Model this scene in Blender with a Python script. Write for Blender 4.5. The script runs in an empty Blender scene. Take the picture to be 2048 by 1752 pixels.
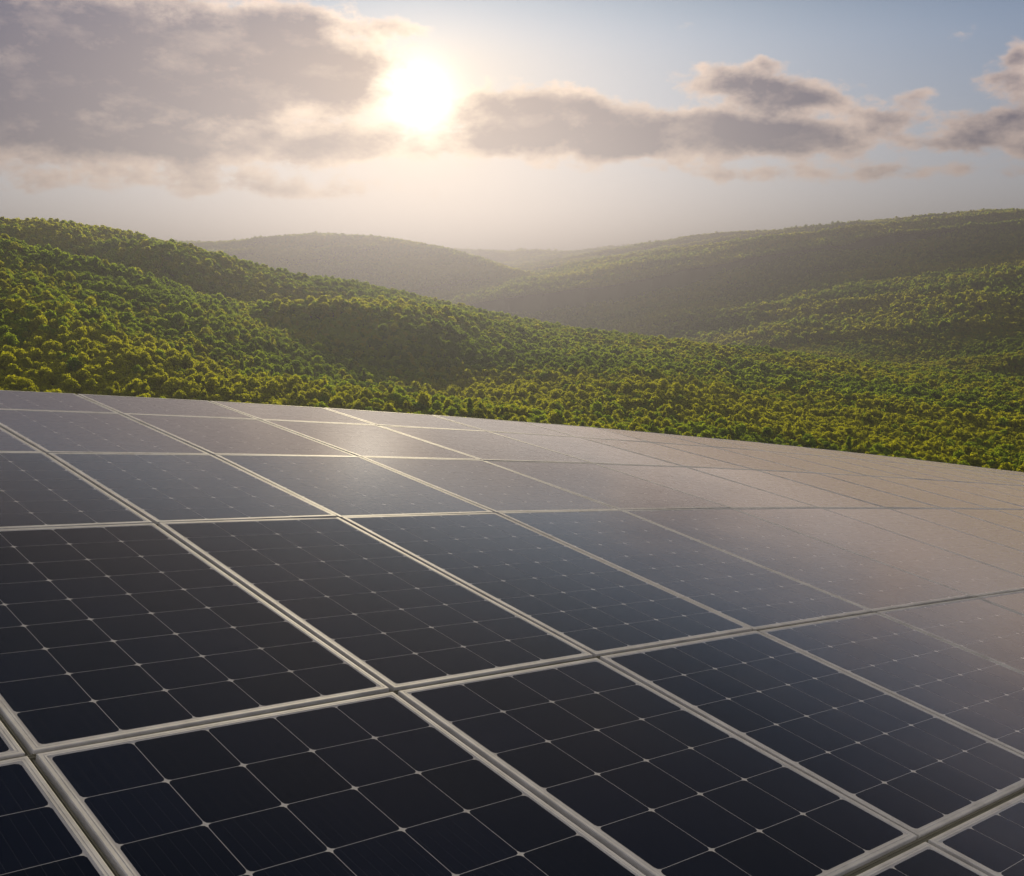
import bpy, math, random
import numpy as np
from mathutils import Vector, Matrix, Euler

random.seed(7)
rng = np.random.default_rng(11)
scene = bpy.context.scene
COL = scene.collection
R = math.radians

# ------------------------------------------------------------------ helpers
def link(o, parent=None):
    COL.objects.link(o)
    if parent is not None:
        o.parent = parent
    return o

def mesh_obj(name, verts, faces, mats, parent=None, mat_idx=None, smooth=False, add=True):
    me = bpy.data.meshes.new(name)
    me.from_pydata([tuple(v) for v in verts], [], [tuple(f) for f in faces])
    for m in (mats if isinstance(mats, (list, tuple)) else [mats]):
        me.materials.append(m)
    if mat_idx is not None:
        me.polygons.foreach_set('material_index', mat_idx)
    if smooth:
        me.polygons.foreach_set('use_smooth', [True] * len(me.polygons))
    me.update()
    o = bpy.data.objects.new(name, me)
    return link(o, parent) if add else o

def tag(o, label, cat=None, group=None, kind=None):
    o['label'] = label
    if cat: o['category'] = cat
    if group: o['group'] = group
    if kind: o['kind'] = kind
    return o

def new_mat(name):
    m = bpy.data.materials.new(name); m.use_nodes = True
    nt = m.node_tree; nt.nodes.clear()
    out = nt.nodes.new('ShaderNodeOutputMaterial')
    return m, nt, out

class NB:
    """small node-building helper"""
    def __init__(s, nt): s.nt = nt
    def n(s, t, **kw):
        x = s.nt.nodes.new(t)
        for k, v in kw.items(): setattr(x, k, v)
        return x
    def put(s, sock, v):
        if isinstance(v, bpy.types.NodeSocket): s.nt.links.new(v, sock)
        else: sock.default_value = v
    def m(s, op, a, b=0.0, c=None, clamp=False):
        x = s.n('ShaderNodeMath', operation=op, use_clamp=clamp)
        s.put(x.inputs[0], a); s.put(x.inputs[1], b)
        if c is not None: s.put(x.inputs[2], c)
        return x.outputs[0]
    def v(s, op, a, b=None, scale=None):
        x = s.n('ShaderNodeVectorMath', operation=op)
        s.put(x.inputs[0], a)
        if b is not None: s.put(x.inputs[1], b)
        if scale is not None: s.put(x.inputs['Scale'], scale)
        return x.outputs['Value'] if op in ('DOT_PRODUCT', 'LENGTH', 'DISTANCE') else x.outputs['Vector']
    def mix(s, f, a, b, blend='MIX'):
        x = s.n('ShaderNodeMix', data_type='RGBA', blend_type=blend)
        s.put(x.inputs[0], f)
        for sk, val in ((x.inputs[6], a), (x.inputs[7], b)):
            if isinstance(val, tuple) and len(val) == 3: val = (*val, 1)
            s.put(sk, val)
        return x.outputs[2]
    def sstep(s, x, a, b, lo=0.0, hi=1.0):
        r = s.n('ShaderNodeMapRange', interpolation_type='SMOOTHSTEP')
        s.put(r.inputs[0], x); s.put(r.inputs[1], a); s.put(r.inputs[2], b)
        s.put(r.inputs[3], lo); s.put(r.inputs[4], hi)
        return r.outputs[0]
    def noise(s, vec, scale, detail=4, rough=.55, dim='3D', dist=0.0, lac=2.0):
        x = s.n('ShaderNodeTexNoise', noise_dimensions=dim)
        s.put(x.inputs['Vector'], vec)
        x.inputs['Scale'].default_value = scale; x.inputs['Detail'].default_value = detail
        x.inputs['Roughness'].default_value = rough; x.inputs['Distortion'].default_value = dist
        x.inputs['Lacunarity'].default_value = lac
        return x.outputs['Fac']
    def sep(s, v):
        x = s.n('ShaderNodeSeparateXYZ'); s.put(x.inputs[0], v); return x.outputs
    def comb(s, x, y, z=0.0):
        c = s.n('ShaderNodeCombineXYZ')
        for i, q in enumerate((x, y, z)): s.put(c.inputs[i], q)
        return c.outputs[0]

# ------------------------------------------------------------------ camera
F = 2143.98                      # focal length in photo pixels (2048 wide)
YH = 590.0                       # true horizon row in the photo
PHI = math.atan((876 - YH) / F)  # looking down
cam_d = bpy.data.cameras.new('camera')
cam = link(bpy.data.objects.new('camera', cam_d))
cam_d.sensor_fit = 'HORIZONTAL'; cam_d.sensor_width = 36.0
cam_d.lens = 36.0 * F / 2048
cam_d.clip_start = 0.05; cam_d.clip_end = 60000
cam.location = (0, 0, 0); cam.rotation_euler = (R(90) - PHI, 0, 0)
scene.camera = cam
FWD = np.array([0, math.cos(PHI), -math.sin(PHI)])
UPC = np.array([0, math.sin(PHI), math.cos(PHI)])
RGT = np.array([1.0, 0, 0])

def px_dir(x, y):
    d = FWD * F + RGT * (x - 1024) + UPC * (876 - y)
    return d / np.linalg.norm(d)
def px_azel(x, y):
    d = px_dir(x, y)
    return math.degrees(math.atan2(d[0], d[1])), math.degrees(math.asin(d[2]))
def at(x, y, dist, drop=0.0):
    """point seen at photo pixel x, y at horizontal distance dist"""
    d = px_dir(x, y); h = math.hypot(d[0], d[1])
    return np.array([d[0] / h * dist, d[1] / h * dist, d[2] / h * dist - drop])
def project(P):
    P = np.atleast_2d(P)
    zc = P @ FWD
    return 1024 + F * (P @ RGT) / zc, 876 - F * (P @ UPC) / zc, zc

SUN_AZ, SUN_EL = px_azel(835, 197)

# ------------------------------------------------------------------ the solar array surface
GP = [1.718415, -0.502214, 0.70517, -1.118641, 0.701781, 2.425414, 2.143985, -1.231868, 1.651292, 1.255808, 1.214898, 0.756662, -0.0385, 0.021749, -0.067066, 0.00689, -0.012423, -0.005952, -0.130732, -0.000323, 0.069573, 0.186714, -0.543873, 3.601313, -1.047838, -1.124652, -0.723606, 0.702206, 0.708166, 2.75141, 1.556148, 1.451127, 7.911051, 12.144197, 18.13211, 8.647284, 12.97821, 9.75842, 0.422978, 5.626409, 0.029585, 0.059875, -0.056725, -0.084992, -0.089517, 0.021912, 0.121063]
HAZE_COL, HAZE_DENS, HAZE_G = (.112, .114, .150), .00056, .70
SUN_E, SUN_COL = 3.0, (1.0, .84, .55)
S = 1.1                          # metres per grid unit
def rodr(w):
    t = np.linalg.norm(w); k = w / t
    K = np.array([[0, -k[2], k[1]], [k[2], 0, -k[0]], [-k[1], k[0], 0]])
    return np.eye(3) + math.sin(t) * K + (1 - math.cos(t)) * K @ K
GR = rodr(np.array(GP[0:3])); GT = np.array(GP[3:6])
HC = GP[12:21]; DU = GP[40:47]
VL = {'A': GP[7], 'B': 0.0, 'C': GP[8]}
VL['D'] = VL['C'] + GP[9]; VL['E'] = VL['D'] + GP[10]; VL['F'] = VL['E'] + GP[11]
VL['Z'] = VL['A'] - 1.35
def ucol(k): return k + float(np.interp(k, range(-1, 7), [DU[0]] + list(DU)))
def surf(u, v):
    a = (u - 2.5) / 4; b = v / 4; h = HC
    w = h[0]*a*a + h[1]*a*b + h[2]*b*b + h[3]*a**3 + h[4]*a*a*b + h[5]*a*b*b + h[6]*b**3 + h[7]*a**4 + h[8]*b**4
    q = GR @ np.array([u, v, w]) + GT
    return (RGT * q[0] - UPC * q[1] + FWD * q[2]) * S

# ------------------------------------------------------------------ materials: panels
def mat_aluminium():
    m, nt, out = new_mat('anodised_aluminium'); b = NB(nt)
    tc = b.n('ShaderNodeTexCoord')
    geo = b.n('ShaderNodeNewGeometry')
    nz = b.noise(geo.outputs['Position'], 9, 5, .6)
    nz2 = b.noise(geo.outputs['Position'], 90, 3, .6)
    p = b.n('ShaderNodeBsdfPrincipled')
    c = b.mix(b.sstep(nz, .35, .72), (.56, .545, .555), (.43, .415, .42))
    b.put(p.inputs['Base Color'], c)
    p.inputs['Metallic'].default_value = .08
    b.put(p.inputs['Roughness'], b.m('ADD', b.m('MULTIPLY', nz2, .15), .58))
    nt.links.new(p.outputs[0], out.inputs[0]); return m

def glass_coat(b, p, geo):
    """smooth low-iron glass: a mirror-like face, very slightly uneven, with some dust and a painted glow towards the far right"""
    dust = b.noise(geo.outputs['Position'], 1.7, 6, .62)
    rip = b.noise(geo.outputs['Position'], 900, 2, .5)
    bump = b.n('ShaderNodeBump'); bump.inputs['Strength'].default_value = .5; bump.inputs['Distance'].default_value = GLASS_RIPPLE
    b.put(bump.inputs['Height'], rip)
    b.nt.links.new(bump.outputs[0], p.inputs['Normal'])
    # broad pink glow painted in as sheen, rising towards the far right
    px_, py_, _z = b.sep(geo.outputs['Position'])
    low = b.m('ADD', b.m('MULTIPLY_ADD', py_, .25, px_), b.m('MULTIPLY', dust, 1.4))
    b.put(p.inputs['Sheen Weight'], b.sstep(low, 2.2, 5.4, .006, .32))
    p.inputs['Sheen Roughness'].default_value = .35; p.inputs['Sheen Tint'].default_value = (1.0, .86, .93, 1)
    p.inputs['Roughness'].default_value = 0.0; p.inputs['IOR'].default_value = 1.48; p.inputs['Specular Tint'].default_value = (.74, .82, 1.0, 1)
    return dust

def mat_cell():
    m, nt, out = new_mat('silicon_cell_under_glass'); b = NB(nt)
    tc = b.n('ShaderNodeTexCoord'); geo = b.n('ShaderNodeNewGeometry'); oi = b.n('ShaderNodeObjectInfo')
    sp = b.sep(tc.outputs['Object'])
    # fine bus bars running along the length of the panel
    fr = b.m('FRACT', b.m('MULTIPLY', sp[0], 1 / .0335))
    bus = b.m('LESS_THAN', b.m('ABSOLUTE', b.m('SUBTRACT', fr, .5)), .022)
    p = b.n('ShaderNodeBsdfPrincipled')
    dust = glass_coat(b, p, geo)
    base = b.mix(oi.outputs['Random'], (.0035, .0055, .011), (.0055, .0075, .013))
    base = b.mix(geo.outputs['Random Per Island'], base, (.006, .009, .020))
    base = b.mix(b.m('MULTIPLY', bus, .35), base, (.05, .05, .055))
    base = b.mix(b.m('MULTIPLY', b.sstep(dust, .45, .8), .018), base, (.28, .27, .26))
    b.put(p.inputs['Base Color'], base)
    nt.links.new(p.outputs[0], out.inputs[0]); return m

def mat_backsheet():
    m, nt, out = new_mat('white_backsheet_under_glass'); b = NB(nt)
    geo = b.n('ShaderNodeNewGeometry')
    p = b.n('ShaderNodeBsdfPrincipled')
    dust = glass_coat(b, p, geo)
    b.put(p.inputs['Base Color'], b.mix(b.sstep(dust, .4, .8), (.56, .535, .525), (.45, .425, .41)))
    nt.links.new(p.outputs[0], out.inputs[0]); return m

GLASS_RIPPLE = .00024
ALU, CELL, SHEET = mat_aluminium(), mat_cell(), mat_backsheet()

# ------------------------------------------------------------------ solar panels
GAP = .021          # metres between neighbouring frames
ROW_GAP = {'Z': .028, 'A': .028, 'B': .021, 'C': .010, 'D': .007, 'E': .007, 'F': .01}
FRAME = [(0.0, -.028), (0.0, -.002), (.002, 0.0), (.0110, 0.0), (.0117, -.0007), (.0132, -.0007), (.0139, 0.0), (.0188, 0.0), (.0200, -.0022), (.0200, -.024)]

def frame_mesh(w, l):
    vs, fs = [], []
    n = len(FRAME)
    for (sx, sy) in ((-1, -1), (1, -1), (1, 1), (-1, 1)):
        for (d, z) in FRAME:
            vs.append((sx * (w / 2 - d), sy * (l / 2 - d), z))
    for c in range(4):
        a, b_ = c * n, ((c + 1) % 4) * n
        for i in range(n - 1):
            fs.append((a + i, b_ + i, b_ + i + 1, a + i + 1))
        fs.append((a + n - 1, b_ + n - 1, b_, a))
    return vs, fs

def cell_mesh(w, l, nx, ny):
    iw, il = w - 2 * .020 - .010, l - 2 * .020 - .010
    cw, cl = iw / nx, il / ny
    g = .0009; ch = .0135
    vs, fs = [], []
    z = -.0014
    for i in range(nx):
        for j in range(ny):
            x0, x1 = -iw / 2 + i * cw + g, -iw / 2 + (i + 1) * cw - g
            y0, y1 = -il / 2 + j * cl + g, -il / 2 + (j + 1) * cl - g
            k = len(vs)
            c3 = ch * .3
            for p in ((x0 + ch, y0), (x1 - ch, y0), (x1 - c3, y0 + c3), (x1, y0 + ch), (x1, y1 - ch), (x1 - c3, y1 - c3), (x1 - ch, y1),
                      (x0 + ch, y1), (x0 + c3, y1 - c3), (x0, y1 - ch), (x0, y0 + ch), (x0 + c3, y0 + c3)):
                vs.append((p[0], p[1], z))
            fs.append(tuple(range(k, k + 12)))
    return vs, fs

ORD = ['zeroth', 'first', 'second', 'third', 'fourth', 'fifth', 'sixth', 'seventh', 'eighth', 'ninth', 'tenth', 'eleventh', 'twelfth', 'thirteenth',
       'fourteenth', 'fifteenth', 'sixteenth', 'seventeenth', 'eighteenth', 'nineteenth', 'twentieth', 'twenty-first', 'twenty-second', 'twenty-third',
       'twenty-fourth', 'twenty-fifth', 'twenty-sixth', 'twenty-seventh', 'twenty-eighth', 'twenty-ninth', 'thirtieth', 'thirty-first', 'thirty-second']
def ordinal(n):
    return ORD[n] if n < len(ORD) else f'{n}th'

ROWS = [('Z', 'A', 8, 'cut off corner row closest to the viewer'), ('A', 'B', 6, 'front row'), ('B', 'C', 9, 'second row'),
        ('C', 'D', 7, 'third row'), ('D', 'E', 7, 'fourth row'), ('E', 'F', 4, 'back row')]
back_spans = []       # photo x span of every back-row panel, used to say where trees stand
panel_pts = []
def visible(corners):
    P = []
    for s in np.linspace(0, 1, 9):
        for t in np.linspace(0, 1, 9):
            P.append(corners[0] * (1 - s) * (1 - t) + corners[1] * s * (1 - t) + corners[2] * s * t + corners[3] * (1 - s) * t)
    x, y, z = project(np.array(P))
    return bool(np.any((x > 6) & (x < 2042) & (y > 0) & (y < 1745) & (z > .2)))

for (lo, hi, ny, rowname) in ROWS:
    made = []
    for k in range(-3, 24):
        u0, u1, v0, v1 = ucol(k), ucol(k + 1), VL[lo], VL[hi]
        c = [surf(u0, v0), surf(u1, v0), surf(u1, v1), surf(u0, v1)]
        if not visible(c):
            continue
        made.append((k, c))
    for idx, (k, c) in enumerate(made):
        ctr = sum(c) / 4
        ex = (c[1] - c[0] + c[2] - c[3]) / 2; ey = (c[3] - c[0] + c[2] - c[1]) / 2
        w, l = np.linalg.norm(ex) - (GAP if k < 4 else .010), np.linalg.norm(ey) - (ROW_GAP[lo] + ROW_GAP[hi]) / 2
        X = ex / np.linalg.norm(ex); Z = np.cross(X, ey); Z /= np.linalg.norm(Z); Y = np.cross(Z, X)
        # hand-set mounting: a fraction of a degree of tilt from panel to panel
        tx, ty = random.gauss(0, .0019), random.gauss(0, .0019)
        M = Matrix(((X[0], Y[0], Z[0], ctr[0]), (X[1], Y[1], Z[1], ctr[1]), (X[2], Y[2], Z[2], ctr[2]), (0, 0, 0, 1))) @ Euler((tx, ty, random.gauss(0, .0008))).to_matrix().to_4x4()
        e = bpy.data.objects.new('solar_panel', None); e.empty_display_size = .1
        link(e); e.matrix_world = M
        if rowname.startswith('cut'):
            lab = f'dark solar panel in the bottom corner row, {ordinal(idx + 1)} from left'
        else:
            lab = f'dark gridded solar panel with pale frame, {ordinal(idx + 1)} from left in the {rowname}'
        tag(e, lab, 'solar panel', 'solar panels of the hillside array')
        nx = 4 if k == 1 else 5
        vs, fs = frame_mesh(w, l); mesh_obj('frame', vs, fs, ALU, e)
        hw, hl = w / 2 - .0199, l / 2 - .0199
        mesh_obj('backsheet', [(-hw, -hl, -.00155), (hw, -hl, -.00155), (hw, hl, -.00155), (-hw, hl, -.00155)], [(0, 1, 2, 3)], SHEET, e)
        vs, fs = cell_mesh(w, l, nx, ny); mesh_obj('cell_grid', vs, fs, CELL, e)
        panel_pts.append((u0 / 2 + u1 / 2, v0 / 2 + v1 / 2, ctr))
        if hi == 'F':
            xs, ys, _ = project(np.array([c[3], c[2]])); back_spans.append((xs[0], xs[1]))

# mounting rails that run under the gaps between the rows
RAIL, nt_, out_ = new_mat('galvanised_rail')
b_ = NB(nt_); p_ = b_.n('ShaderNodeBsdfPrincipled'); g_ = b_.n('ShaderNodeNewGeometry')
b_.put(p_.inputs['Base Color'], b_.mix(b_.noise(g_.outputs['Position'], 12, 5), (.15, .14, .105), (.23, .215, .165)))
p_.inputs['Roughness'].default_value = .9; p_.inputs['Metallic'].default_value = 0; p_.inputs['Specular IOR Level'].default_value = .2
nt_.links.new(p_.outputs[0], out_.inputs[0])
def rail(pts_fn, s0, s1, depth, width, label):
    n = int((s1 - s0) * 2) + 1
    vs, fs = [], []
    for i in range(n + 1):
        p, d, nn = pts_fn(s0 + (s1 - s0) * i / n)
        for (s, t) in ((-.0045, 0), (-.0015, 0), (-.0015, -.003), (.0015, -.003), (.0015, 0), (.0045, 0), (.0045, -.006), (-.0045, -.006)):
            vs.append(p + d * s * width / .011 + nn * (t - depth))
    for i in range(n):
        for j in range(8):
            fs.append((i * 8 + j, (i + 1) * 8 + j, (i + 1) * 8 + (j + 1) % 8, i * 8 + (j + 1) % 8))
    fs.append(tuple(range(8))); fs.append(tuple(n * 8 + j for j in reversed(range(8))))
    tag(mesh_obj('mounting_rail', vs, fs, RAIL), label, 'rail', 'mounting rails under the panel gaps')
def unit(v): return v / np.linalg.norm(v)
def row_fn(line):
    def f(u):
        v = VL[line]; a = unit(surf(u + .1, v) - surf(u - .1, v)); d = unit(surf(u, v + .1) - surf(u, v - .1)); return surf(u, v), d, np.cross(a, d)
    return f
def col_fn(k):
    def f(v):
        u = ucol(k); a = unit(surf(u, v + .1) - surf(u, v - .1)); d = unit(surf(u + .1, v) - surf(u - .1, v)); return surf(u, v), d, np.cross(d, a)
    return f
for line, kmin, kmax, lab in (('A', 1.0, 4.6, 'dull metal rail in the gap along the near edge of the front panel row'), ('B', -1.2, 7, 'dull metal rail in the gap between front and second panel rows'),
                              ('C', -.3, 10.5, 'dull metal rail in the gap between second and third panel rows'),
                              ('D', 0.2, 13.5, 'dull metal rail in the gap between third and fourth panel rows')):
    rail(row_fn(line), kmin, kmax, .0100, ROW_GAP[line], lab)
for k, v0, v1 in ((0, -1.2, 1.6), (1, VL['A'], VL['E']), (2, VL['A'], VL['E']), (3, VL['A'], VL['E']), (4, 0, VL['E']), (5, 0, VL['E'])):
    rail(col_fn(k), v0, v1, .0165, GAP, f'long dull metal rail running away under the {ordinal(k + 1)} lengthwise gap from left')

# ------------------------------------------------------------------ terrain height field
_perm = rng.permutation(4096)
_val = rng.random(4096) * 2 - 1
def vnoise(x, y, seed=0):
    xi, yi = np.floor(x).astype(np.int64), np.floor(y).astype(np.int64)
    fx, fy = x - xi, y - yi
    fx = fx * fx * fx * (fx * (fx * 6 - 15) + 10); fy = fy * fy * fy * (fy * (fy * 6 - 15) + 10)
    def h(a, b): return _val[_perm[(_perm[(a + seed * 131) & 4095] + b) & 4095]]
    return (h(xi, yi) * (1 - fx) + h(xi + 1, yi) * fx) * (1 - fy) + (h(xi, yi + 1) * (1 - fx) + h(xi + 1, yi + 1) * fx) * fy
def fbm(x, y, seed=0, oct_=4):
    s, a, f = 0, 1, 1
    for i in range(oct_):
        s = s + a * vnoise(x * f + 17.3 * i, y * f - 9.1 * i, seed + i); a *= .5; f *= 2.03
    return s

def ridge(X, Y, pts, near, far, width=40.0, spur=None, steep=None):
    """height of a ridge with crest through pts (photo x, photo y, distance); near / far: fall per metre on the camera side and beyond"""
    P = np.array([at(*p, drop=TREE_H) for p in pts])
    best = np.full(X.shape, 1e18); z = np.zeros(X.shape); side = np.zeros(X.shape); along = np.zeros(X.shape); run = 0.0
    for a, b in zip(P[:-1], P[1:]):
        d = b - a; L2 = d[0]**2 + d[1]**2
        t = np.clip(((X - a[0]) * d[0] + (Y - a[1]) * d[1]) / L2, 0, 1)
        qx, qy = X - a[0] - t * d[0], Y - a[1] - t * d[1]
        dd = qx * qx + qy * qy
        m = dd < best
        best = np.where(m, dd, best); z = np.where(m, a[2] + t * d[2], z)
        along = np.where(m, run + t * math.sqrt(L2), along); run += math.sqrt(L2)
        # camera side: point closer to the camera than the crest
        cx, cy = a[0] + t * d[0], a[1] + t * d[1]
        side = np.where(m, np.sign(cx * cx + cy * cy - X * X - Y * Y), side)
    dist = np.sqrt(best)
    sl = np.where(side > 0, near, far)
    out = z - sl * (np.sqrt(dist * dist + width * width) - width)
    if steep: out = out - steep[1] * np.maximum(dist - steep[0], 0) * (side > 0)
    if spur:
        amp, lam, skew = spur
        ph = (along + skew * dist * side) / lam + .55 * fbm(X / 500, Y / 500, 61, 3)
        amp2 = amp * np.clip((dist - 30) / 220, 0, 1)
        out = out + amp2 * (1 - 2 * np.abs(np.sin(np.pi * ph))**.8) + .35 * amp2 * (1 - 2 * np.abs(np.sin(np.pi * (ph * 2.7 + .3 + .5 * fbm(X / 250, Y / 250, 71, 2)))))
    return out

TREE_H = 3.4
H1 = [(-900, 470, 1000), (-500, 445, 920), (-200, 438, 860), (0, 440, 830), (100, 447, 820), (230, 465, 810), (370, 492, 800), (450, 518, 790), (600, 562, 780), (750, 597, 760), (900, 632, 740),
      (1050, 662, 720), (1200, 698, 690), (1350, 728, 650), (1500, 757, 620), (1650, 796, 580), (1800, 840, 540), (1950, 884, 500), (2100, 925, 460), (2500, 980, 380)]
N1 = [(-900, 800, 230), (0, 815, 230), (500, 830, 240), (1000, 862, 250), (1500, 910, 270), (2048, 975, 290), (2500, 1020, 300)]
H1p = np.array([at(*p, drop=TREE_H) for p in H1]); N1p = np.array([at(*p, drop=TREE_H * .8) for p in N1])
def polar_tab(P):
    a = np.arctan2(P[:, 0], P[:, 1]); r = np.hypot(P[:, 0], P[:, 1]); return a, r, P[:, 2]
h1a, h1r, h1z = polar_tab(H1p); n1a, n1r, n1z = polar_tab(N1p)

H2 = [(100, 520, 3494), (300, 500, 3091), (370, 488, 2957), (480, 487, 2822), (580, 480, 2688), (650, 473, 2621), (760, 480, 2486), (850, 495, 2352), (930, 513, 2218), (1060, 548, 2083), (1160, 575, 1949),
      (1260, 602, 1814), (1360, 630, 1680), (1460, 655, 1546), (1560, 680, 1411), (1680, 705, 1277), (1800, 745, 1142), (1900, 800, 995)]
H3 = [(400, 520, 4500), (700, 508, 4400), (870, 498, 4300), (935, 501, 4200), (1000, 505, 4200), (1070, 502, 4200), (1130, 507, 4200), (1180, 503, 4200), (1230, 506, 4200), (1500, 520, 4400), (2000, 510, 4600)]
H4 = [(1060, 540, 5106), (1120, 528, 4968), (1180, 527, 4830), (1215, 512, 4692), (1300, 491, 4416), (1370, 487, 4278), (1450, 484, 4140), (1560, 476, 3933), (1680, 460, 3588), (1780, 443, 3381), (1850, 439, 3243), (1910, 441, 3105),
      (1960, 430, 2967), (2000, 423, 2898), (2050, 425, 2760), (2300, 415, 2622), (2700, 440, 2346)]
NEAR_SPURS = [
    ([(-500, 380, 560), (-200, 440, 530), (0, 500, 490), (100, 548, 450), (200, 602, 410), (300, 672, 365), (400, 728, 330), (520, 785, 300)], .30),
    ([(620, 560, 760), (500, 548, 690), (400, 552, 640), (300, 580, 590), (230, 620, 540)], .26),
    ([(760, 605, 740), (640, 600, 640), (520, 612, 560), (400, 660, 480)], .22),
    ([(1000, 655, 720), (900, 690, 560), (820, 740, 430)], .12),
]
CARVE = [([(-150, 520, 640), (60, 540, 600), (230, 600, 555), (330, 650, 500), (480, 725, 430), (640, 800, 350)], 17, 45),
         ([(700, 620, 640), (560, 640, 580), (430, 660, 530), (330, 650, 500)], 11, 38),
         ([(480, 520, 760), (330, 545, 720), (200, 560, 680), (60, 540, 600)], 10, 40),
         ([(1250, 720, 620), (1050, 730, 520), (900, 780, 400)], 6, 40)]
def line_dist(X, Y, pts):
    P = np.array([at(*p) for p in pts]); best = np.full(X.shape, 1e18)
    for a, b in zip(P[:-1], P[1:]):
        d = b - a; t = np.clip(((X - a[0]) * d[0] + (Y - a[1]) * d[1]) / (d[0]**2 + d[1]**2), 0, 1)
        best = np.minimum(best, (X - a[0] - t * d[0])**2 + (Y - a[1] - t * d[1])**2)
    return np.sqrt(best)
# array ground: polynomial through the panel centres
PC = np.array([p[2] for p in panel_pts]); UV = np.array([(p[0], p[1]) for p in panel_pts])
def poly2(a, b): return np.stack([np.ones_like(a), a, b, a * a, a * b, b * b], -1)
XY2U = np.linalg.lstsq(poly2(PC[:, 0], PC[:, 1])[:, :3], UV, rcond=None)[0]
UV2Z = np.linalg.lstsq(poly2(UV[:, 0], UV[:, 1]), PC[:, 2], rcond=None)[0]

def height(X, Y):
    X = np.asarray(X, float); Y = np.asarray(Y, float)
    r = np.hypot(X, Y) + 1e-6; a = np.arctan2(X, Y)
    rr, rz = np.interp(a, h1a, h1r), np.interp(a, h1a, h1z)
    nr, nz = np.interp(a, n1a, n1r), np.interp(a, n1a, n1z)
    t = (r - nr) / (rr - nr)
    ts = np.clip(t, -.6, 1)
    prof = nz + (rz - nz) * (ts + .10 * np.sin(np.clip(ts, 0, 1) * np.pi))
    over = np.maximum(r - rr, 0)
    hill1 = prof - .30 * (np.sqrt(over**2 + 45**2) - 45)
    mid = np.clip((r - 180) / 120, 0, 1) * np.clip((1150 - r) / 300, 0, 1)
    onface = np.clip(t * 3, 0, 1) * np.clip((1 - t) * 4, 0, 1)
    hill1 = hill1 + mid * onface * (6 * fbm(X / 190, Y / 190, 3, 3)) + mid * 2.0 * fbm(X / 45, Y / 45, 9, 2)
    for pts, dep, wd in CARVE: hill1 = hill1 - dep * np.exp(-(line_dist(X, Y, pts) / wd)**2)
    layers = [hill1]
    floor = -100 + .044 * np.maximum(r - 600, 0) + 4 * fbm(X / 300, Y / 300, 5, 3)
    layers.append(floor)
    farn = fbm(X / 420, Y / 420, 21, 5)
    rough = 1 - np.abs(fbm(X / 260, Y / 260, 33, 4))
    layers.append(ridge(X, Y, H2, .145, .35, 70, (8, 380, .6)) + 7 * farn * np.clip((r - 900) / 600, 0, 1) * .6)
    layers.append(ridge(X, Y, H3, .16, .3, 120) + 20 * farn * .5)
    layers.append(ridge(X, Y, H4, .108, .35, 60, (7, 380, .12), (650, .050)) + 2.5 * farn)
    for pts, sl in NEAR_SPURS: layers.append(ridge(X, Y, pts, sl, sl, 40) + 1.5 * fbm(X / 60, Y / 60, 4, 3))
    L = np.stack(layers); k = 2.5
    mx = L.max(0)
    z = mx + k * np.log(np.exp((L - mx) / k).sum(0)) - .0
    # the knoll that carries the array
    ua = XY2U[0, 0] + XY2U[1, 0] * X + XY2U[2, 0] * Y; va = XY2U[0, 1] + XY2U[1, 1] * X + XY2U[2, 1] * Y
    uc, vc = np.clip(ua, -4, 20), np.clip(va, -5, VL['F'])
    kn = poly2(uc, vc) @ UV2Z - .62 - .62 * 1.1 * np.hypot(ua - uc, va - vc)
    kk = 3.0
    w = np.clip((r - 60) / 60, 0, 1)
    zf = np.where(r < 60, -60.0, z)
    zf = np.where(r < 120, -60 * (1 - w) + z * w, zf)
    mx = np.maximum(kn, zf)
    return mx + kk * np.log(np.exp((kn - mx) / kk) + np.exp((zf - mx) / kk)) - kk * np.exp(-np.abs(kn - zf) / kk) * .69

# ground material
GRD, nt, out = new_mat('forest_floor_and_grass'); b = NB(nt)
geo = b.n('ShaderNodeNewGeometry')
p = b.n('ShaderNodeBsdfPrincipled')
n1, n2, n3 = b.noise(geo.outputs['Position'], .05, 6), b.noise(geo.outputs['Position'], 2.5, 5, .65), b.noise(geo.outputs['Position'], .012, 4)
c = b.mix(n1, (.030, .045, .014), (.055, .070, .020))
c = b.mix(b.sstep(n2, .4, .75), c, (.020, .028, .010))
c = b.mix(b.sstep(n3, .45, .65), c, (.045, .055, .016))
b.put(p.inputs['Base Color'], c); p.inputs['Roughness'].default_value = .95
bump = b.n('ShaderNodeBump'); bump.inputs['Strength'].default_value = .6; bump.inputs['Distance'].default_value = .08
b.put(bump.inputs['Height'], n2); nt.links.new(bump.outputs[0], p.inputs['Normal'])
nt.links.new(p.outputs[0], out.inputs[0])

naz = 420
az = np.concatenate([np.linspace(-180, -42, 50), np.linspace(-41.5, 41.5, naz), np.linspace(42, 180, 50)[:-1]])
rad = np.concatenate([np.linspace(.4, 24, 40), np.geomspace(25, 8200, 330)])
A, RR = np.meshgrid(np.radians(az), rad)
GX, GY = RR * np.sin(A), RR * np.cos(A)
GZ = height(GX, GY)
vs = np.stack([GX.ravel(), GY.ravel(), GZ.ravel()], 1)
na, nr_ = len(az), len(rad)
i, j = np.meshgrid(np.arange(nr_ - 1), np.arange(na), indexing='ij')
j2 = (j + 1) % na
fs = np.stack([i * na + j, i * na + j2, (i + 1) * na + j2, (i + 1) * na + j], -1).reshape(-1, 4)
vs = np.vstack([vs, [[0, 0, float(height(np.array([0.0]), np.array([0.01]))[0])]]])
cap = [(len(vs) - 1, (q + 1) % na, q) for q in range(na)]
hills = mesh_obj('hills', vs.tolist(), fs.tolist() + cap, GRD, smooth=True)
tag(hills, 'wooded hills and valley ground falling away beyond the panels', kind='structure')
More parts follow.
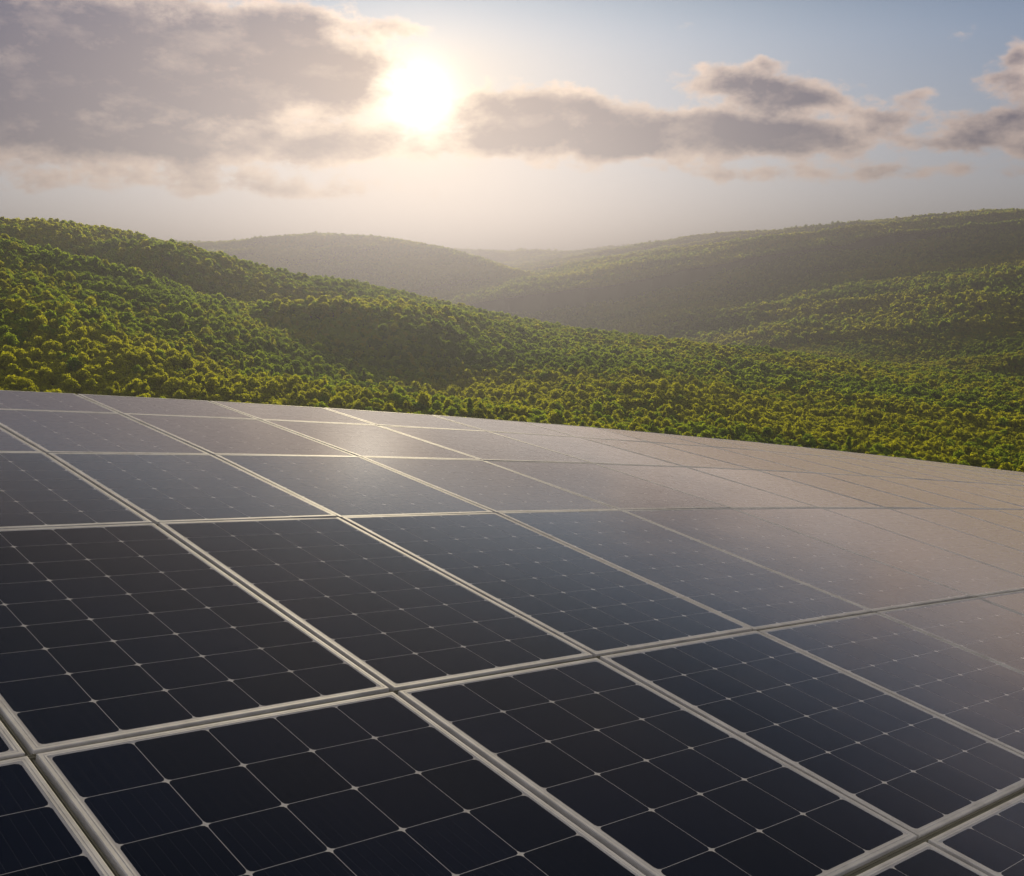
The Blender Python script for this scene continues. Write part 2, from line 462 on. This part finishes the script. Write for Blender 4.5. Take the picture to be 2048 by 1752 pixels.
GROUND_MIN, GROUND_MAX = float(GZ.min()), float(GZ.max())

# ------------------------------------------------------------------ trees
def mat_leaf(name, c1, c2, trans, seed):
    m, nt, out = new_mat(name); b = NB(nt)
    oi = b.n('ShaderNodeObjectInfo'); geo = b.n('ShaderNodeNewGeometry')
    col = b.mix(oi.outputs['Random'], c1, c2)
    col = b.mix(b.m('MULTIPLY', geo.outputs['Random Per Island'], .25), col, tuple(x * .65 for x in c1))
    big = b.noise(geo.outputs['Position'], .012, 3)
    col = b.mix(b.m('MULTIPLY', b.sstep(big, .42, .66), .45), col, tuple(x * y for x, y in zip(c2, (1.5, 1.2, .8))))
    d = b.n('ShaderNodeBsdfDiffuse'); b.put(d.inputs['Color'], col)
    t = b.n('ShaderNodeBsdfTranslucent'); b.put(t.inputs['Color'], b.mix(.92, col, trans))
    mx = b.n('ShaderNodeMixShader'); mx.inputs[0].default_value = .78
    nt.links.new(d.outputs[0], mx.inputs[1]); nt.links.new(t.outputs[0], mx.inputs[2])
    nt.links.new(mx.outputs[0], out.inputs[0]); return m
LEAVES = [
    ('yellow-green', mat_leaf('yellow_green_leaves', (.125, .135, .009), (.098, .120, .010), (.82, .84, .014), 0)),
    ('mid green', mat_leaf('mid_green_leaves', (.070, .112, .012), (.088, .122, .014), (.60, .76, .022), 1)),
    ('dark green', mat_leaf('dark_green_leaves', (.044, .082, .014), (.058, .090, .016), (.40, .56, .024), 2)),
    ('olive', mat_leaf('olive_leaves', (.098, .116, .012), (.076, .104, .014), (.70, .74, .016), 3)),
]
BARK, nt, out = new_mat('bark'); b = NB(nt); p = b.n('ShaderNodeBsdfPrincipled'); tc = b.n('ShaderNodeTexCoord')
b.put(p.inputs['Base Color'], b.mix(b.noise(tc.outputs['Object'], 6, 5), (.045, .034, .024), (.10, .08, .06))); p.inputs['Roughness'].default_value = .9
nt.links.new(p.outputs[0], out.inputs[0])

def crown_geo(shape, nleaf, leaf, seed):
    """leaf-sized rhombs over a cluster of lobes; unit tree: about 10 m tall, 7 m wide"""
    g = np.random.default_rng(seed)
    lobes = []
    if shape == 'conical':
        for q in range(13):
            h = g.uniform(2.6, 9.4); rad_ = (10.4 - h) / 7.8 * 2.4
            an = g.uniform(0, 6.283); lobes.append((math.cos(an) * rad_ * .55, math.sin(an) * rad_ * .55, h, max(.75, rad_ * .62), .85))
        lobes.append((0, 0, 9.5, .75, 1.3)); lobes.append((0, 0, 7, 1.4, 1.6))
    else:
        wid = 2.7 if shape == 'round' else 3.1
        top = 9.6 if shape == 'round' else 8.2
        for q in range(15):
            an = q * 2.399 + g.uniform(-.4, .4); f = math.sqrt((q + .5) / 15)
            rr_ = wid * f * g.uniform(.8, 1.1)
            h = top - 1.6 - 3.0 * f * f + g.uniform(-.6, .5)
            lobes.append((math.cos(an) * rr_, math.sin(an) * rr_, h, g.uniform(1.0, 1.65), g.uniform(.75, .95)))
        for q in range(7):
            an = g.uniform(0, 6.283); lobes.append((math.cos(an) * wid * .85, math.sin(an) * wid * .85, g.uniform(3.0, 5.0), g.uniform(.9, 1.5), .8))
    wts = np.array([l[3]**2 for l in lobes]); wts /= wts.sum()
    which = g.choice(len(lobes), nleaf, p=wts)
    n = g.normal(size=(nleaf, 3)); n[:, 2] += .35; n /= np.linalg.norm(n, axis=1)[:, None]
    Lb = np.array(lobes)[which]
    rj = Lb[:, 3] * g.uniform(.72, 1.08, nleaf)
    C = Lb[:, :3] + n * rj[:, None] * np.stack([np.ones(nleaf), np.ones(nleaf), Lb[:, 4]], 1)
    nn = n + g.normal(size=(nleaf, 3)) * .38; nn /= np.linalg.norm(nn, axis=1)[:, None]
    t = np.cross(nn, g.normal(size=(nleaf, 3))); t /= np.linalg.norm(t, axis=1)[:, None]
    s = np.cross(nn, t)
    sz = leaf * g.uniform(.65, 1.35, nleaf)[:, None]
    V = np.stack([C - t * sz, C - s * sz * .62 + nn * sz * .12, C + t * sz, C + s * sz * .62 + nn * sz * .12], 1).reshape(-1, 3)
    Fq = np.arange(nleaf * 4).reshape(-1, 4)
    return V, Fq, lobes

def tube(p0, p1, r0, r1, n=6):
    d = p1 - p0; d /= np.linalg.norm(d)
    a = np.cross(d, [0.3, .9, .2]); a /= np.linalg.norm(a); c = np.cross(d, a)
    vs = [p + r_ * (a * math.cos(2 * math.pi * i / n) + c * math.sin(2 * math.pi * i / n)) for p, r_ in ((p0, r0), (p1, r1)) for i in range(n)]
    return vs, [(i, (i + 1) % n, n + (i + 1) % n, n + i) for i in range(n)]
def trunk_geo(shape, lobes, seed, limbs=6):
    V, Fc = [], []
    top = 9.0 if shape == 'conical' else 6.0
    pts = [np.array([0, 0, -1.2]), np.array([.05, .03, 1.5]), np.array([-.06, .08, 3.6]), np.array([.04, -.05, top])]
    rs = [.30, .21, .16, .05]
    def add(vs, fs):
        k = len(V); V.extend(vs); Fc.extend([tuple(i + k for i in f) for f in fs])
    n = 7
    ring = []
    for p_, r_ in zip(pts, rs):
        ring.append(len(V)); V.extend([p_ + r_ * np.array([math.cos(2 * math.pi * i / n), math.sin(2 * math.pi * i / n), 0]) for i in range(n)])
    for a_, b2 in zip(ring[:-1], ring[1:]):
        Fc.extend([(a_ + i, a_ + (i + 1) % n, b2 + (i + 1) % n, b2 + i) for i in range(n)])
    for l in lobes[:limbs]:
        e = np.array(l[:3]); z0 = min(max(1.8, e[2] - 3.2), top - .5)
        add(*tube(np.array([0, 0, z0]), e, .10, .03, 5))
    return V, Fc

SHAPES = ['round', 'broad', 'conical']
KINDS = [(sh, li) for sh in SHAPES for li in range(len(LEAVES))]
near_crowns, near_trunks, tree_src = {}, {}, {0: [], 1: [], 2: [], 3: []}
src_cols = []
for lod, (nleaf, leaf) in enumerate(((1300, .40), (420, .72), (140, 1.2), (55, 1.9))):
    c_ = bpy.data.collections.new(f'forest_trees_{lod}'); src_cols.append(c_)
    for ki, (sh, li) in enumerate(KINDS):
        V, Fq, lobes = crown_geo(sh, nleaf, leaf, 100 + ki)
        TV, TF = trunk_geo(sh, lobes, ki, 6 if lod == 0 else 0)
        if lod == 0:
            me = bpy.data.meshes.new('crown'); me.from_pydata(V.tolist(), [], Fq.tolist()); me.materials.append(LEAVES[li][1]); near_crowns[ki] = me
            mt = bpy.data.meshes.new('trunk'); mt.from_pydata([tuple(v) for v in TV], [], TF); mt.materials.append(BARK); near_trunks[ki] = mt
        k = len(V)
        allv = V.tolist() + [tuple(v) for v in TV]; allf = Fq.tolist() + [tuple(i + k for i in f) for f in TF]
        o = mesh_obj(f'tree_{lod}_{ki:02d}', allv, allf, [LEAVES[li][1], BARK], add=False, mat_idx=[0] * len(Fq) + [1] * len(TF))
        c_.objects.link(o)

TIERS = [(150, 480, 2.05, 0), (480, 1200, 2.75, 1), (1200, 3400, 5.4, 2), (3400, 6000, 9.5, 3)]
half = R(31)
cand = []
for (r0, r1, sp, lod) in TIERS:
    xm = r1 * math.sin(half)
    gx = np.arange(-xm, xm, sp); gy = np.arange(r0 * math.cos(half) * .9, r1, sp)
    PX, PY = np.meshgrid(gx, gy); PX = PX + (np.arange(len(gy)) % 2)[:, None] * sp * .5
    PX = (PX + rng.uniform(-.42, .42, PX.shape) * sp).ravel(); PY = (PY + rng.uniform(-.42, .42, PY.shape) * sp).ravel()
    r_ = np.hypot(PX, PY); a_ = np.arctan2(PX, PY)
    m = (r_ >= np.maximum(r0, .74 * np.interp(a_, n1a, n1r))) & (r_ < r1) & (np.abs(a_) < half)
    PX, PY, r_ = PX[m], PY[m], r_[m]
    sc = np.clip(rng.lognormal(0, .20, len(PX)), .65, 1.6) * (.39, .455, .77, 1.15)[lod]
    PZ = height(PX, PY)
    cand.append(np.stack([PX, PY, PZ, r_, sc, np.full(len(PX), lod)], 1))
T = np.concatenate(cand)
T = T[np.argsort(T[:, 3])]
# keep what can be seen from here (with a margin): march outwards through each sliver of azimuth
azb = np.degrees(np.arctan2(T[:, 0], T[:, 1]))
nb = 900
bi = np.clip(((azb + 32) / 64 * nb).astype(int), 0, nb - 1)
edge_az = []; edge_el = []
for u in np.linspace(0, 22, 120):
    q = surf(u, VL['F']); edge_az.append(math.degrees(math.atan2(q[0], q[1]))); edge_el.append(q[2] / math.hypot(q[0], q[1]))
horizon = np.interp((np.arange(nb) + .5) / nb * 64 - 32, edge_az, edge_el) - .006
top_el = (T[:, 2] + 9.4 * T[:, 4]) / T[:, 3]
blk_el = (T[:, 2] + 5.0 * np.minimum(T[:, 4], 1.2)) / T[:, 3]
keep = np.zeros(len(T), bool); expose = np.zeros(len(T))
for q in range(len(T)):
    bb = bi[q]; e = top_el[q] - horizon[bb]
    expose[q] = e
    if e > -.004: keep[q] = True
    if blk_el[q] > horizon[bb]: horizon[bb] = blk_el[q]
T, expose = T[keep], expose[keep]
kind = np.zeros(len(T), int)
# kinds drift over the hills in patches
pn = fbm(T[:, 0] / 90, T[:, 1] / 90, 55, 3) + rng.normal(0, .45, len(T))
li = np.select([pn < -.55, pn < .05, pn < .62], [2, 1, 3], 0)
shp = rng.choice(3, len(T), p=[.55, .37, .08]); shp[(shp == 2) & (T[:, 3] > 480)] = 0
kind = shp * len(LEAVES) + li
rot = rng.uniform(0, 2 * math.pi, len(T))
stretch = rng.uniform(.85, 1.18, len(T))
px, py, pz = project(T[:, :3] + np.array([0, 0, 6.0]) * T[:, 4:5])
size = T[:, 4] * 7 / T[:, 3] * F
inframe = (px > 12) & (px < 2036)
okv = inframe & (expose * F > 14) & (T[:, 5] == 0)
order = np.argsort(-np.where(okv, size, -1))[:300]
chosen = [q for q in order if okv[q]]
chosen_set = np.zeros(len(T), bool); chosen_set[chosen] = True

def span_of(x):
    for s, (x0, x1) in enumerate(back_spans):
        if x < x1: return s
    return len(back_spans) - 1
by_span = {}
for q in chosen: by_span.setdefault(span_of(px[q]), []).append(q)
SHAPE_WORD = {'round': 'round-crowned', 'broad': 'broad-crowned', 'conical': 'pointed'}
for s in sorted(by_span):
    for rank, q in enumerate(sorted(by_span[s], key=lambda q: T[q, 3])):
        ki = kind[q]; sh, l_ = KINDS[ki]
        e = bpy.data.objects.new('forest_tree', None); link(e); e.empty_display_size = 1
        e.location = T[q, :3]; e.rotation_euler = (0, 0, rot[q]); e.scale = (T[q, 4], T[q, 4], T[q, 4] * stretch[q])
        near = 'nearest' if rank == 0 else f'{ordinal(rank + 1)} nearest'
        tag(e, f'{LEAVES[l_][0]} {SHAPE_WORD[sh]} tree, {near} behind the {ordinal(s + 1)} back-row panel from left', 'tree', 'trees on the slope just beyond the panels')
        link(bpy.data.objects.new('crown', near_crowns[ki]), e)
        link(bpy.data.objects.new('trunk', near_trunks[ki]), e)

# everything further off is one wood
rest = ~chosen_set
pts_lod = T[rest, 5].astype(int)
me = bpy.data.meshes.new('forest'); P3 = T[rest, :3]
me.from_pydata(P3.tolist(), [], [])
def attr(name, typ, data, key='value'):
    a = me.attributes.new(name, typ, 'POINT'); a.data.foreach_set(key, np.asarray(data).ravel())
attr('lod', 'INT', pts_lod.astype(np.int32)); attr('kind', 'INT', kind[rest].astype(np.int32))
sc3 = np.stack([T[rest, 4], T[rest, 4], T[rest, 4] * stretch[rest]], 1).astype(np.float32)
attr('size', 'FLOAT_VECTOR', sc3, 'vector')
attr('turn', 'FLOAT_VECTOR', np.stack([np.zeros(rest.sum()), np.zeros(rest.sum()), rot[rest]], 1).astype(np.float32), 'vector')
forest = link(bpy.data.objects.new('forest', me))
tag(forest, 'dense broadleaf forest covering the hills behind the first few hundred trees', kind='stuff')
ng = bpy.data.node_groups.new('forest_scatter', 'GeometryNodeTree')
ng.interface.new_socket('Geometry', in_out='INPUT', socket_type='NodeSocketGeometry')
ng.interface.new_socket('Geometry', in_out='OUTPUT', socket_type='NodeSocketGeometry')
gi, go = ng.nodes.new('NodeGroupInput'), ng.nodes.new('NodeGroupOutput')
jn = ng.nodes.new('GeometryNodeJoinGeometry')
def named(nm, dt):
    x = ng.nodes.new('GeometryNodeInputNamedAttribute'); x.data_type = dt; x.inputs['Name'].default_value = nm
    return x.outputs['Attribute']
for lod in range(4):
    cmp_ = ng.nodes.new('FunctionNodeCompare'); cmp_.data_type = 'INT'; cmp_.operation = 'EQUAL'
    ng.links.new(named('lod', 'INT'), cmp_.inputs[2]); cmp_.inputs[3].default_value = lod
    ci = ng.nodes.new('GeometryNodeCollectionInfo'); ci.inputs['Collection'].default_value = src_cols[lod]
    ci.inputs['Separate Children'].default_value = True; ci.inputs['Reset Children'].default_value = True
    ip = ng.nodes.new('GeometryNodeInstanceOnPoints')
    ng.links.new(gi.outputs[0], ip.inputs['Points']); ng.links.new(cmp_.outputs[0], ip.inputs['Selection'])
    ng.links.new(ci.outputs[0], ip.inputs['Instance']); ip.inputs['Pick Instance'].default_value = True
    ng.links.new(named('kind', 'INT'), ip.inputs['Instance Index'])
    ng.links.new(named('turn', 'FLOAT_VECTOR'), ip.inputs['Rotation']); ng.links.new(named('size', 'FLOAT_VECTOR'), ip.inputs['Scale'])
    ng.links.new(ip.outputs[0], jn.inputs[0])
ng.links.new(jn.outputs[0], go.inputs[0])
md = forest.modifiers.new('scatter', 'NODES'); md.node_group = ng
print('TREES', len(T), 'near', len(chosen), 'lods', np.bincount(pts_lod), 'panels', len(panel_pts), 'ground', GROUND_MIN, GROUND_MAX, 'sun', SUN_AZ, SUN_EL, flush=True)

# ------------------------------------------------------------------ haze
HZ_TOP = GROUND_MAX + 18
HB = 8400
hv = [(x, y, z) for z in (GROUND_MIN - 1, HZ_TOP) for y in (-HB, HB) for x in (-HB, HB)]
HAZE, nt, out = new_mat('thin_evening_haze')
pv = nt.nodes.new('ShaderNodeVolumePrincipled')
pv.inputs['Color'].default_value = (*HAZE_COL, 1); pv.inputs['Density'].default_value = HAZE_DENS; pv.inputs['Anisotropy'].default_value = HAZE_G
nt.links.new(pv.outputs[0], out.inputs['Volume'])
try: HAZE.cycles.homogeneous_volume = True
except Exception: pass
hz = mesh_obj('haze', hv, [(0, 2, 3, 1), (4, 5, 7, 6), (0, 1, 5, 4), (2, 6, 7, 3), (0, 4, 6, 2), (1, 3, 7, 5)], HAZE)
tag(hz, 'thin golden haze lying over the valley and hills', kind='stuff')

# ------------------------------------------------------------------ sun
sd = bpy.data.lights.new('sun', 'SUN'); sun = link(bpy.data.objects.new('sun', sd))
sd.energy = SUN_E; sd.angle = R(.6); sd.color = SUN_COL
sd.cycles.use_multiple_importance_sampling = False
sv = Vector((math.sin(R(SUN_AZ)) * math.cos(R(SUN_EL)), math.cos(R(SUN_AZ)) * math.cos(R(SUN_EL)), math.sin(R(SUN_EL))))
sun.rotation_euler = sv.to_track_quat('Z', 'Y').to_euler()

# ------------------------------------------------------------------ sky
world = bpy.data.worlds.new('World'); scene.world = world; world.use_nodes = True
nt = world.node_tree; nt.nodes.clear(); b = NB(nt)
wout = nt.nodes.new('ShaderNodeOutputWorld'); bg = nt.nodes.new('ShaderNodeBackground')
SKY_S = .07
bg.inputs['Strength'].default_value = SKY_S
sky = b.n('ShaderNodeTexSky', sky_type='NISHITA'); sky.sun_disc = False
sky.sun_elevation = R(SUN_EL); sky.sun_rotation = R(SUN_AZ); sky.altitude = 300
sky.air_density = 1.0; sky.dust_density = 1.6; sky.ozone_density = 2.0
tc = b.n('ShaderNodeTexCoord'); D = b.v('NORMALIZE', tc.outputs['Generated'])
dx, dy, dz = b.sep(D)
DEG = 180 / math.pi
azn = b.m('MULTIPLY', b.m('ARCTAN2', dx, dy), DEG); eln = b.m('MULTIPLY', b.m('ARCSINE', dz), DEG)
AE = b.comb(azn, eln, 0.0)
cosang = b.v('DOT_PRODUCT', D, tuple(sv))
ang = b.m('MULTIPLY', b.m('ARCCOSINE', b.m('MINIMUM', cosang, .99999)), DEG)

# cloud density in degrees of azimuth and elevation
BLOBS = [  # photo x, y, half-width, half-height (photo px), weight
    (120, 135, 440, 66, 1.35), (430, 140, 280, 60, 1.3), (620, 150, 110, 48, .9), (-300, 130, 400, 80, 1.2), (60, 30, 200, 45, .55), (380, 25, 240, 40, .62),
    (560, 55, 120, 35, .50), (790, 55, 80, 26, .46), (60, 285, 260, 36, .80), (420, 290, 340, 44, .80), (700, 290, 130, 34, .66), (250, 365, 420, 26, .50),
    (700, 385, 240, 20, .42), (1070, 225, 130, 46, 1.15), (1180, 262, 130, 52, 1.1), (960, 280, 90, 36, .75), (1270, 300, 150, 30, .75), (1000, 195, 60, 24, .6),
    (1420, 246, 90, 28, .80), (1560, 270, 170, 36, 1.25), (1660, 288, 70, 22, .6), (1440, 158, 82, 27, .84), (1530, 175, 90, 22, .55), (1610, 180, 80, 28, .84),
    (1532, 124, 24, 12, .55), (1600, 205, 110, 18, .6), (2025, 150, 62, 34, .90), (2040, 95, 30, 18, .55), (2010, 232, 75, 20, .75), (1800, 225, 60, 22, .55),
    (1830, 190, 40, 14, .45), (1930, 280, 110, 26, .56), (2100, 290, 110, 30, .62), (1590, 345, 230, 18, .56), (1880, 350, 160, 18, .45), (1380, 48, 50, 11, .46),
    (2500, 150, 260, 70, .9), (2900, 250, 300, 60, 1.0), (-700, 280, 300, 70, 1.0), (1700, -420, 500, 90, .7), (500, -330, 600, 120, .85), (2600, -300, 400, 90, .8),
    (-400, -250, 400, 100, .9), (1100, -760, 700, 120, .7),
]
warp = b.noise(b.comb(b.m('MULTIPLY', azn, .55), eln, 3.7), .35, 1, .5)
AW = b.comb(azn, b.m('ADD', eln, b.m('MULTIPLY', b.m('SUBTRACT', warp, .5), 1.3)), 0.0)
tot = 0.0
for (bx, by, hw, hh, wt) in BLOBS:
    a0, e0 = px_azel(bx, by); ra, re = hw / 37.4, hh / 37.4
    vm = b.n('ShaderNodeVectorMath', operation='MULTIPLY_ADD'); b.put(vm.inputs[0], AW)
    vm.inputs[1].default_value = (1 / ra, 1 / re, 0); vm.inputs[2].default_value = (-a0 / ra, -e0 / re, 0)
    q = b.v('DOT_PRODUCT', vm.outputs[0], vm.outputs[0])
    tot = b.m('MULTIPLY_ADD', b.m('POWER', .4066, q), wt, tot)
tot = b.m('MINIMUM', b.m('MULTIPLY', tot, 1.04), 1.40)
NV = b.comb(b.m('MULTIPLY', azn, .62), eln, 0.0)
toward = b.v('NORMALIZE', b.v('SUBTRACT', (SUN_AZ * .62, SUN_EL + 3.0, 0), NV))
def detail(vec, oct_): return b.m('MULTIPLY', b.m('SUBTRACT', b.noise(vec, .85, oct_, .62), .5), 1.85)
n2 = b.m('MULTIPLY', b.m('SUBTRACT', b.noise(NV, .26, 2, .55), .5), .6)
body = b.m('ADD', b.m('SUBTRACT', tot, .42), n2)
d0 = b.m('ADD', body, detail(NV, 8))
d1 = b.m('ADD', body, detail(b.v('ADD', NV, b.v('SCALE', toward, scale=.55)), 4))
cover = b.sstep(d0, -.10, .34)
inner = b.noise(b.comb(b.m('MULTIPLY', azn, .45), eln, 5.0), .62, 6, .60)
thick = b.m('ADD', b.m('MULTIPLY', b.sstep(d0, .0, 1.0), .52), b.m('MULTIPLY', b.sstep(d1, -.05, .9), .50))
thick = b.m('ADD', thick, b.m('MULTIPLY', b.m('SUBTRACT', inner, .5), 1.25), clamp=True)
near_sun = b.m('EXPONENT', b.m('MULTIPLY', ang, -1 / 7.5))
wide_sun = b.m('MULTIPLY', b.m('EXPONENT', b.m('MULTIPLY', ang, -1 / 15.0)), b.sstep(eln, 19, 11))

elp = b.m('MAXIMUM', eln, 0.0)
# clear air: the physical sky, softly limited so that it never burns out
lim = b.v('DIVIDE', b.v('MULTIPLY', sky.outputs[0], (.17, .42, .74)), b.v('ADD', b.v('MULTIPLY', sky.outputs[0], (.085, .088, .092)), (1, 1, 1)))
lim = b.v('SCALE', lim, scale=b.sstep(eln, 12, 20, 1.0, .13))  # dimmed higher up so the panels mirror a dark sky
veil_c = b.mix(wide_sun, (4.2, 3.8, 4.2), (4.6, 3.6, 2.5))
veil_c = b.v('SCALE', veil_c, scale=b.sstep(eln, 12, 21, 1.0, .16))
veil_w = b.m('MINIMUM', b.m('ADD', b.m('MULTIPLY', b.m('EXPONENT', b.m('MULTIPLY', elp, -1 / 6.0)), .85), b.m('MULTIPLY', b.m('MULTIPLY', wide_sun, .8), b.sstep(eln, 22, 12))), .95)
back = b.m('MULTIPLY', b.sstep(dy, .05, -.55), b.sstep(eln, 72, 40))  # bright sky behind the camera, added as front fill for the trees
back = b.m('MAXIMUM', back, b.m('MULTIPLY', b.sstep(eln, 52, 72), .55))  # overhead part of the added fill
clear = b.mix(veil_w, lim, veil_c)
band = b.m('EXPONENT', b.m('MULTIPLY', elp, -1 / 3.6))
clear = b.v('ADD', clear, b.v('SCALE', (12.0, 10.9, 9.8), scale=band))
lit = b.mix(wide_sun, (5.5, 4.3, 3.9), (7.6, 5.7, 3.8))
shade = b.mix(wide_sun, (.10, .30, 1.0), (2.0, 1.35, 1.05))
shade = b.v('SCALE', shade, scale=b.sstep(eln, 13, 21, 1.0, .3))
lit = b.v('SCALE', lit, scale=b.sstep(eln, 13, 21, 1.0, .16))
cloud = b.mix(thick, lit, shade)
fin = b.mix(b.m('MULTIPLY', cover, .94), clear, cloud)
# the veiled sun itself: a bright middle that fades outwards and is eaten into by cloud
fin = b.mix(back, fin, (4.8, 4.6, 4.4))  # added fill sky mixed in here, separate from the sun
open_ = b.m('SUBTRACT', 1.0, b.m('MULTIPLY', b.m('MULTIPLY', thick, cover), .66))
g1 = b.m('EXPONENT', b.m('MULTIPLY', b.m('POWER', b.m('DIVIDE', ang, 1.5), 2.0), -1.0))
g2 = b.m('EXPONENT', b.m('MULTIPLY', ang, -1 / 2.2))
g3 = b.m('MULTIPLY', b.m('EXPONENT', b.m('MULTIPLY', ang, -1 / 6.0)), b.sstep(eln, 19, 12))
glow = b.v('ADD', b.v('SCALE', (9.0, 8.5, 7.6), scale=g1), b.v('SCALE', (3.6, 3.1, 2.3), scale=g2))
glow = b.v('ADD', glow, b.v('SCALE', (1.3, .95, .5), scale=g3))
fin = b.v('ADD', fin, b.v('SCALE', glow, scale=open_))
nt.links.new(fin, bg.inputs['Color']); nt.links.new(bg.outputs[0], wout.inputs['Surface'])
world.cycles.sampling_method = 'MANUAL'; world.cycles.sample_map_resolution = 1024

# ------------------------------------------------------------------ render settings
vs_ = scene.view_settings
scene.display_settings.display_device = 'sRGB'
vs_.view_transform = 'Standard'; vs_.look = 'None'; vs_.gamma = 1; vs_.exposure = 1.5; vs_.use_curve_mapping = False
scene.render.engine = 'CYCLES'
cy = scene.cycles
cy.use_denoising = True
try: cy.denoiser = 'OPENIMAGEDENOISE'
except Exception: pass
cy.max_bounces = 6; cy.diffuse_bounces = 4; cy.glossy_bounces = 2; cy.transmission_bounces = 2; cy.volume_bounces = 0; cy.transparent_max_bounces = 6
cy.caustics_reflective = False; cy.caustics_refractive = False
cy.use_adaptive_sampling = True; cy.adaptive_threshold = .01
